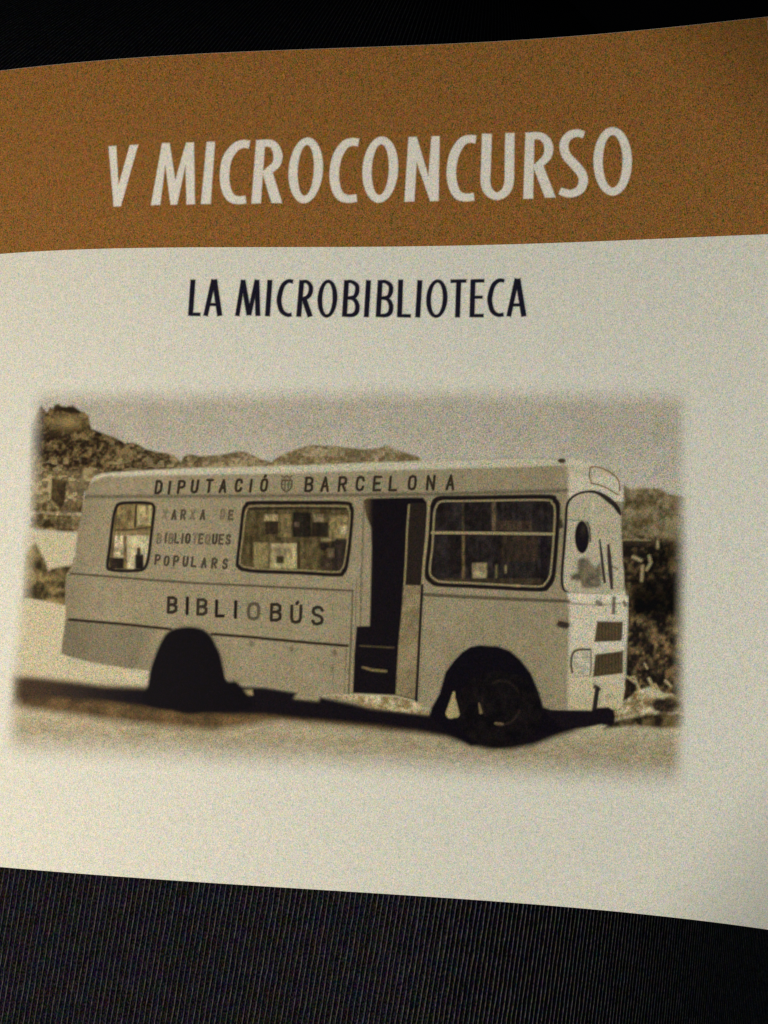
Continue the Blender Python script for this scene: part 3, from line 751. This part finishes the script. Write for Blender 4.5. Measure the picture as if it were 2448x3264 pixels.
bp = F((470, 1062), (560, 1068), (800, 1072), (838, 1048), (912, 1044), (946, 1066), (958, 1104), (952, 1150), (930, 1172), (860, 1160), (760, 1180), (600, 1180))
shape('bumper', bus, L0 + 1, bp, (24, 19, 24), soft=5, step=3.5)

# front of the bus
ws = W4((60, 1560), (42, 1420), (66, 1100), (90, 800), (102, 580), (150, 488), (250, 424), (380, 402), (480, 418), (590, 480), (690, 570), (740, 680), (756, 1000), (775, 1300), (800, 1600), (640, 1640), (300, 1630), (120, 1615))
def ws_mod(U, V, c):
    c = np.broadcast_to(np.array((176, 168, 142.)), c.shape) + ((fbm(U, V, 30, 101) - 0.5) * 18)[..., None]
    return c
shape('windscreen', bus, L0, ws, (176, 168, 142), soft=4, mod=ws_mod)
shape('cab_seat', bus, L0 + 1, W4((232, 1225), (290, 1196), (355, 1205), (400, 1275), (445, 1320), (500, 1260), (520, 1400), (505, 1545), (380, 1575), (285, 1560), (262, 1478), (150, 1462), (148, 1410), (228, 1372)), (70, 62, 48), soft=8, step=3.5, alpha=0.85, mod=mottle((48, 42, 34), (104, 94, 70), 18, 103, 2.2))
strokes('windscreen_seal', bus, L0 + 1, [(spline(W4((115, 1612), (60, 1570), (42, 1420), (66, 1100), (88, 800), (102, 580), (150, 488), (250, 424), (380, 402), (480, 422), (590, 490), (690, 580), (745, 680)), 6), np.interp(np.linspace(0, 1, 73), [0, .1, .3, .5, .6, .75, .85, .95, 1], [4, 9, 10, 8, 7, 11, 18, 15, 6]), .97), (W4((110, 1615), (300, 1626), (520, 1640)), 4, .5)], (30, 24, 26), soft=3, step=3)
mc_ = W4((283, 950))[0]
strokes('mirror_arm', bus, L0 + 1, [(W4((110, 735), (200, 745), (330, 750)), 4, .5), (W4((345, 770), (375, 850), (382, 1000)), 7, .85)], (58, 46, 40), soft=3, step=3)
shape('mirror', bus, L0 + 2, ell(mc_[0], mc_[1], 23, 52, 40), (26, 21, 26), soft=3.5, step=3, mod=lambda U, V, c: c + (np.exp(-((U - mc_[0] - 4) / 9) ** 2 - ((V - mc_[1] + 26) / 22) ** 2) * 22)[..., None] * np.array((1.1, 1, .6)))
strokes('wiper', bus, L0 + 2, [(W4((495, 985), (520, 1180), (535, 1330), (556, 1490)), [6, 9, 10, 9], .95)], (36, 28, 34), soft=3, step=3)
strokes('wiper', bus, L0 + 2, [(W4((600, 1050), (612, 1200), (628, 1400), (642, 1565)), [9, 14, 14, 9], .95)], (44, 28, 36), soft=3, step=3)
strokes('wiper_arm', bus, L0 + 2, [(W4((640, 1300), (710, 1330)), 6, .7)], (50, 42, 36), soft=3, step=3)
strokes('destination_sign', bus, L0, [(spline(W4((380, 120), (374, 220), (398, 304)), 4), 4.6, .85), (spline(W4((385, 112), (440, 104), (520, 122), (620, 170), (705, 240), (735, 320), (735, 390)), 5), 4.8, .9), (spline(W4((398, 304), (470, 318), (560, 350), (640, 396), (712, 440)), 5), 4.8, .9)], (92, 74, 40), soft=2.6, step=2.6)
q = C((602, 557))[0]
shape('roof_lamp', bus, L0, ell(q[0], q[1], 13, 8, 24), (70, 54, 46), soft=4, step=3)
strokes('roof_rail', bus, L0, [(B((1500, 552), (1659, 548)) + C((300, 538), (570, 545)), 3, .35)], (96, 80, 60), soft=3, step=3.5)
q = F((612, 500))[0]
strokes('side_lamp', bus, L0, [([(q[0] - 9, q[1] - 2), (q[0] + 9, q[1] + 2)], 22, .95)], (48, 37, 32), soft=5, step=3.5)
o = shape('ledge', bus, L0, F((640, 292), (850, 300), (1040, 318), (1038, 352), (850, 356), (660, 345)), (206, 198, 176), soft=4, step=3.5)
strokes('wiper_motor', bus, L0 + 1, [(F((838, 352), (858, 362)), 15, .75), (F((855, 345), (862, 320)), 5, .5)], (64, 50, 42), soft=3.5, step=3)
strokes('badge', bus, L0 + 1, [(F((948, 325), (945, 420)), 12, .8)], (70, 52, 48), soft=3.5, step=3)
strokes('clip', bus, L0 + 1, [(F((1016, 352), (1026, 372)), 11, .75)], (74, 54, 50), soft=3.5, step=3)
gm = lambda U, V, c: c * (0.94 + 0.16 * np.sin(U * 2 * math.pi / 10.5) * 0.7 + 0.25 * (fbm(U, V, 24, 111) - 0.5))[..., None]
shape('grille', bus, L0 + 1, F((836, 480), (1002, 484), (996, 608), (818, 614)), (80, 67, 49), soft=3.5, step=3, mod=gm)
shape('grille', bus, L0 + 1, F((824, 700), (1002, 676), (1000, 822), (808, 846)), (76, 63, 45), soft=3.5, step=3, mod=gm)
strokes('grille_frame', bus, L0 + 2, [(F((1000, 484), (996, 590)), 6, .8), (F((1003, 676), (1002, 815)), 6, .8), (F((838, 480), (1000, 484)), 4, .5), (F((826, 700), (1000, 678)), 4, .5)], (48, 36, 34), soft=3, step=3)
hc = F((735, 752))[0]
shape('headlight', bus, L0 + 1, ell(hc[0], hc[1], 29, 36, 32), (176, 168, 148), soft=4, step=3, mod=mottle((160, 150, 126), (196, 190, 174), 22, 115, 1.8))
strokes('headlight_rim', bus, L0 + 2, [(spline(F((672, 815), (664, 760), (672, 700), (705, 668), (790, 664)), 6), 8, .9), (F((796, 668), (796, 800), (790, 830)), 6, .7), (F((660, 842), (800, 842)), 3, .4)], (56, 46, 36), soft=3, step=3)
strokes('tow_hook', bus, L0 + 2, [(G((470, 1095), (490, 1130)), 8, .6), (G((490, 1125), (525, 1150)), [15, 15], .9), (G((512, 1140), (480, 1370)), [15, 16], .97)], (26, 21, 26), soft=3.5, step=3)
strokes('front_edge', bus, L0 + 1, [(F((1016, 250), (1030, 310)), 4, .6), (G((800, 0), (825, 165)), 5, .6), (G((815, 1060), (818, 1150), (790, 1270)), [8, 7, 5], .9), (F((1020, 640), (1018, 860)), 4, .3)], (56, 40, 32), soft=3, step=3)
strokes('number_plate', bus, L0 + 1, [(G((600, 1235), (612, 1255)), 6, .35), (G((625, 1230), (640, 1250)), 6, .35), (G((655, 1228), (668, 1250)), 6, .3)], (110, 92, 64), soft=3, step=3)
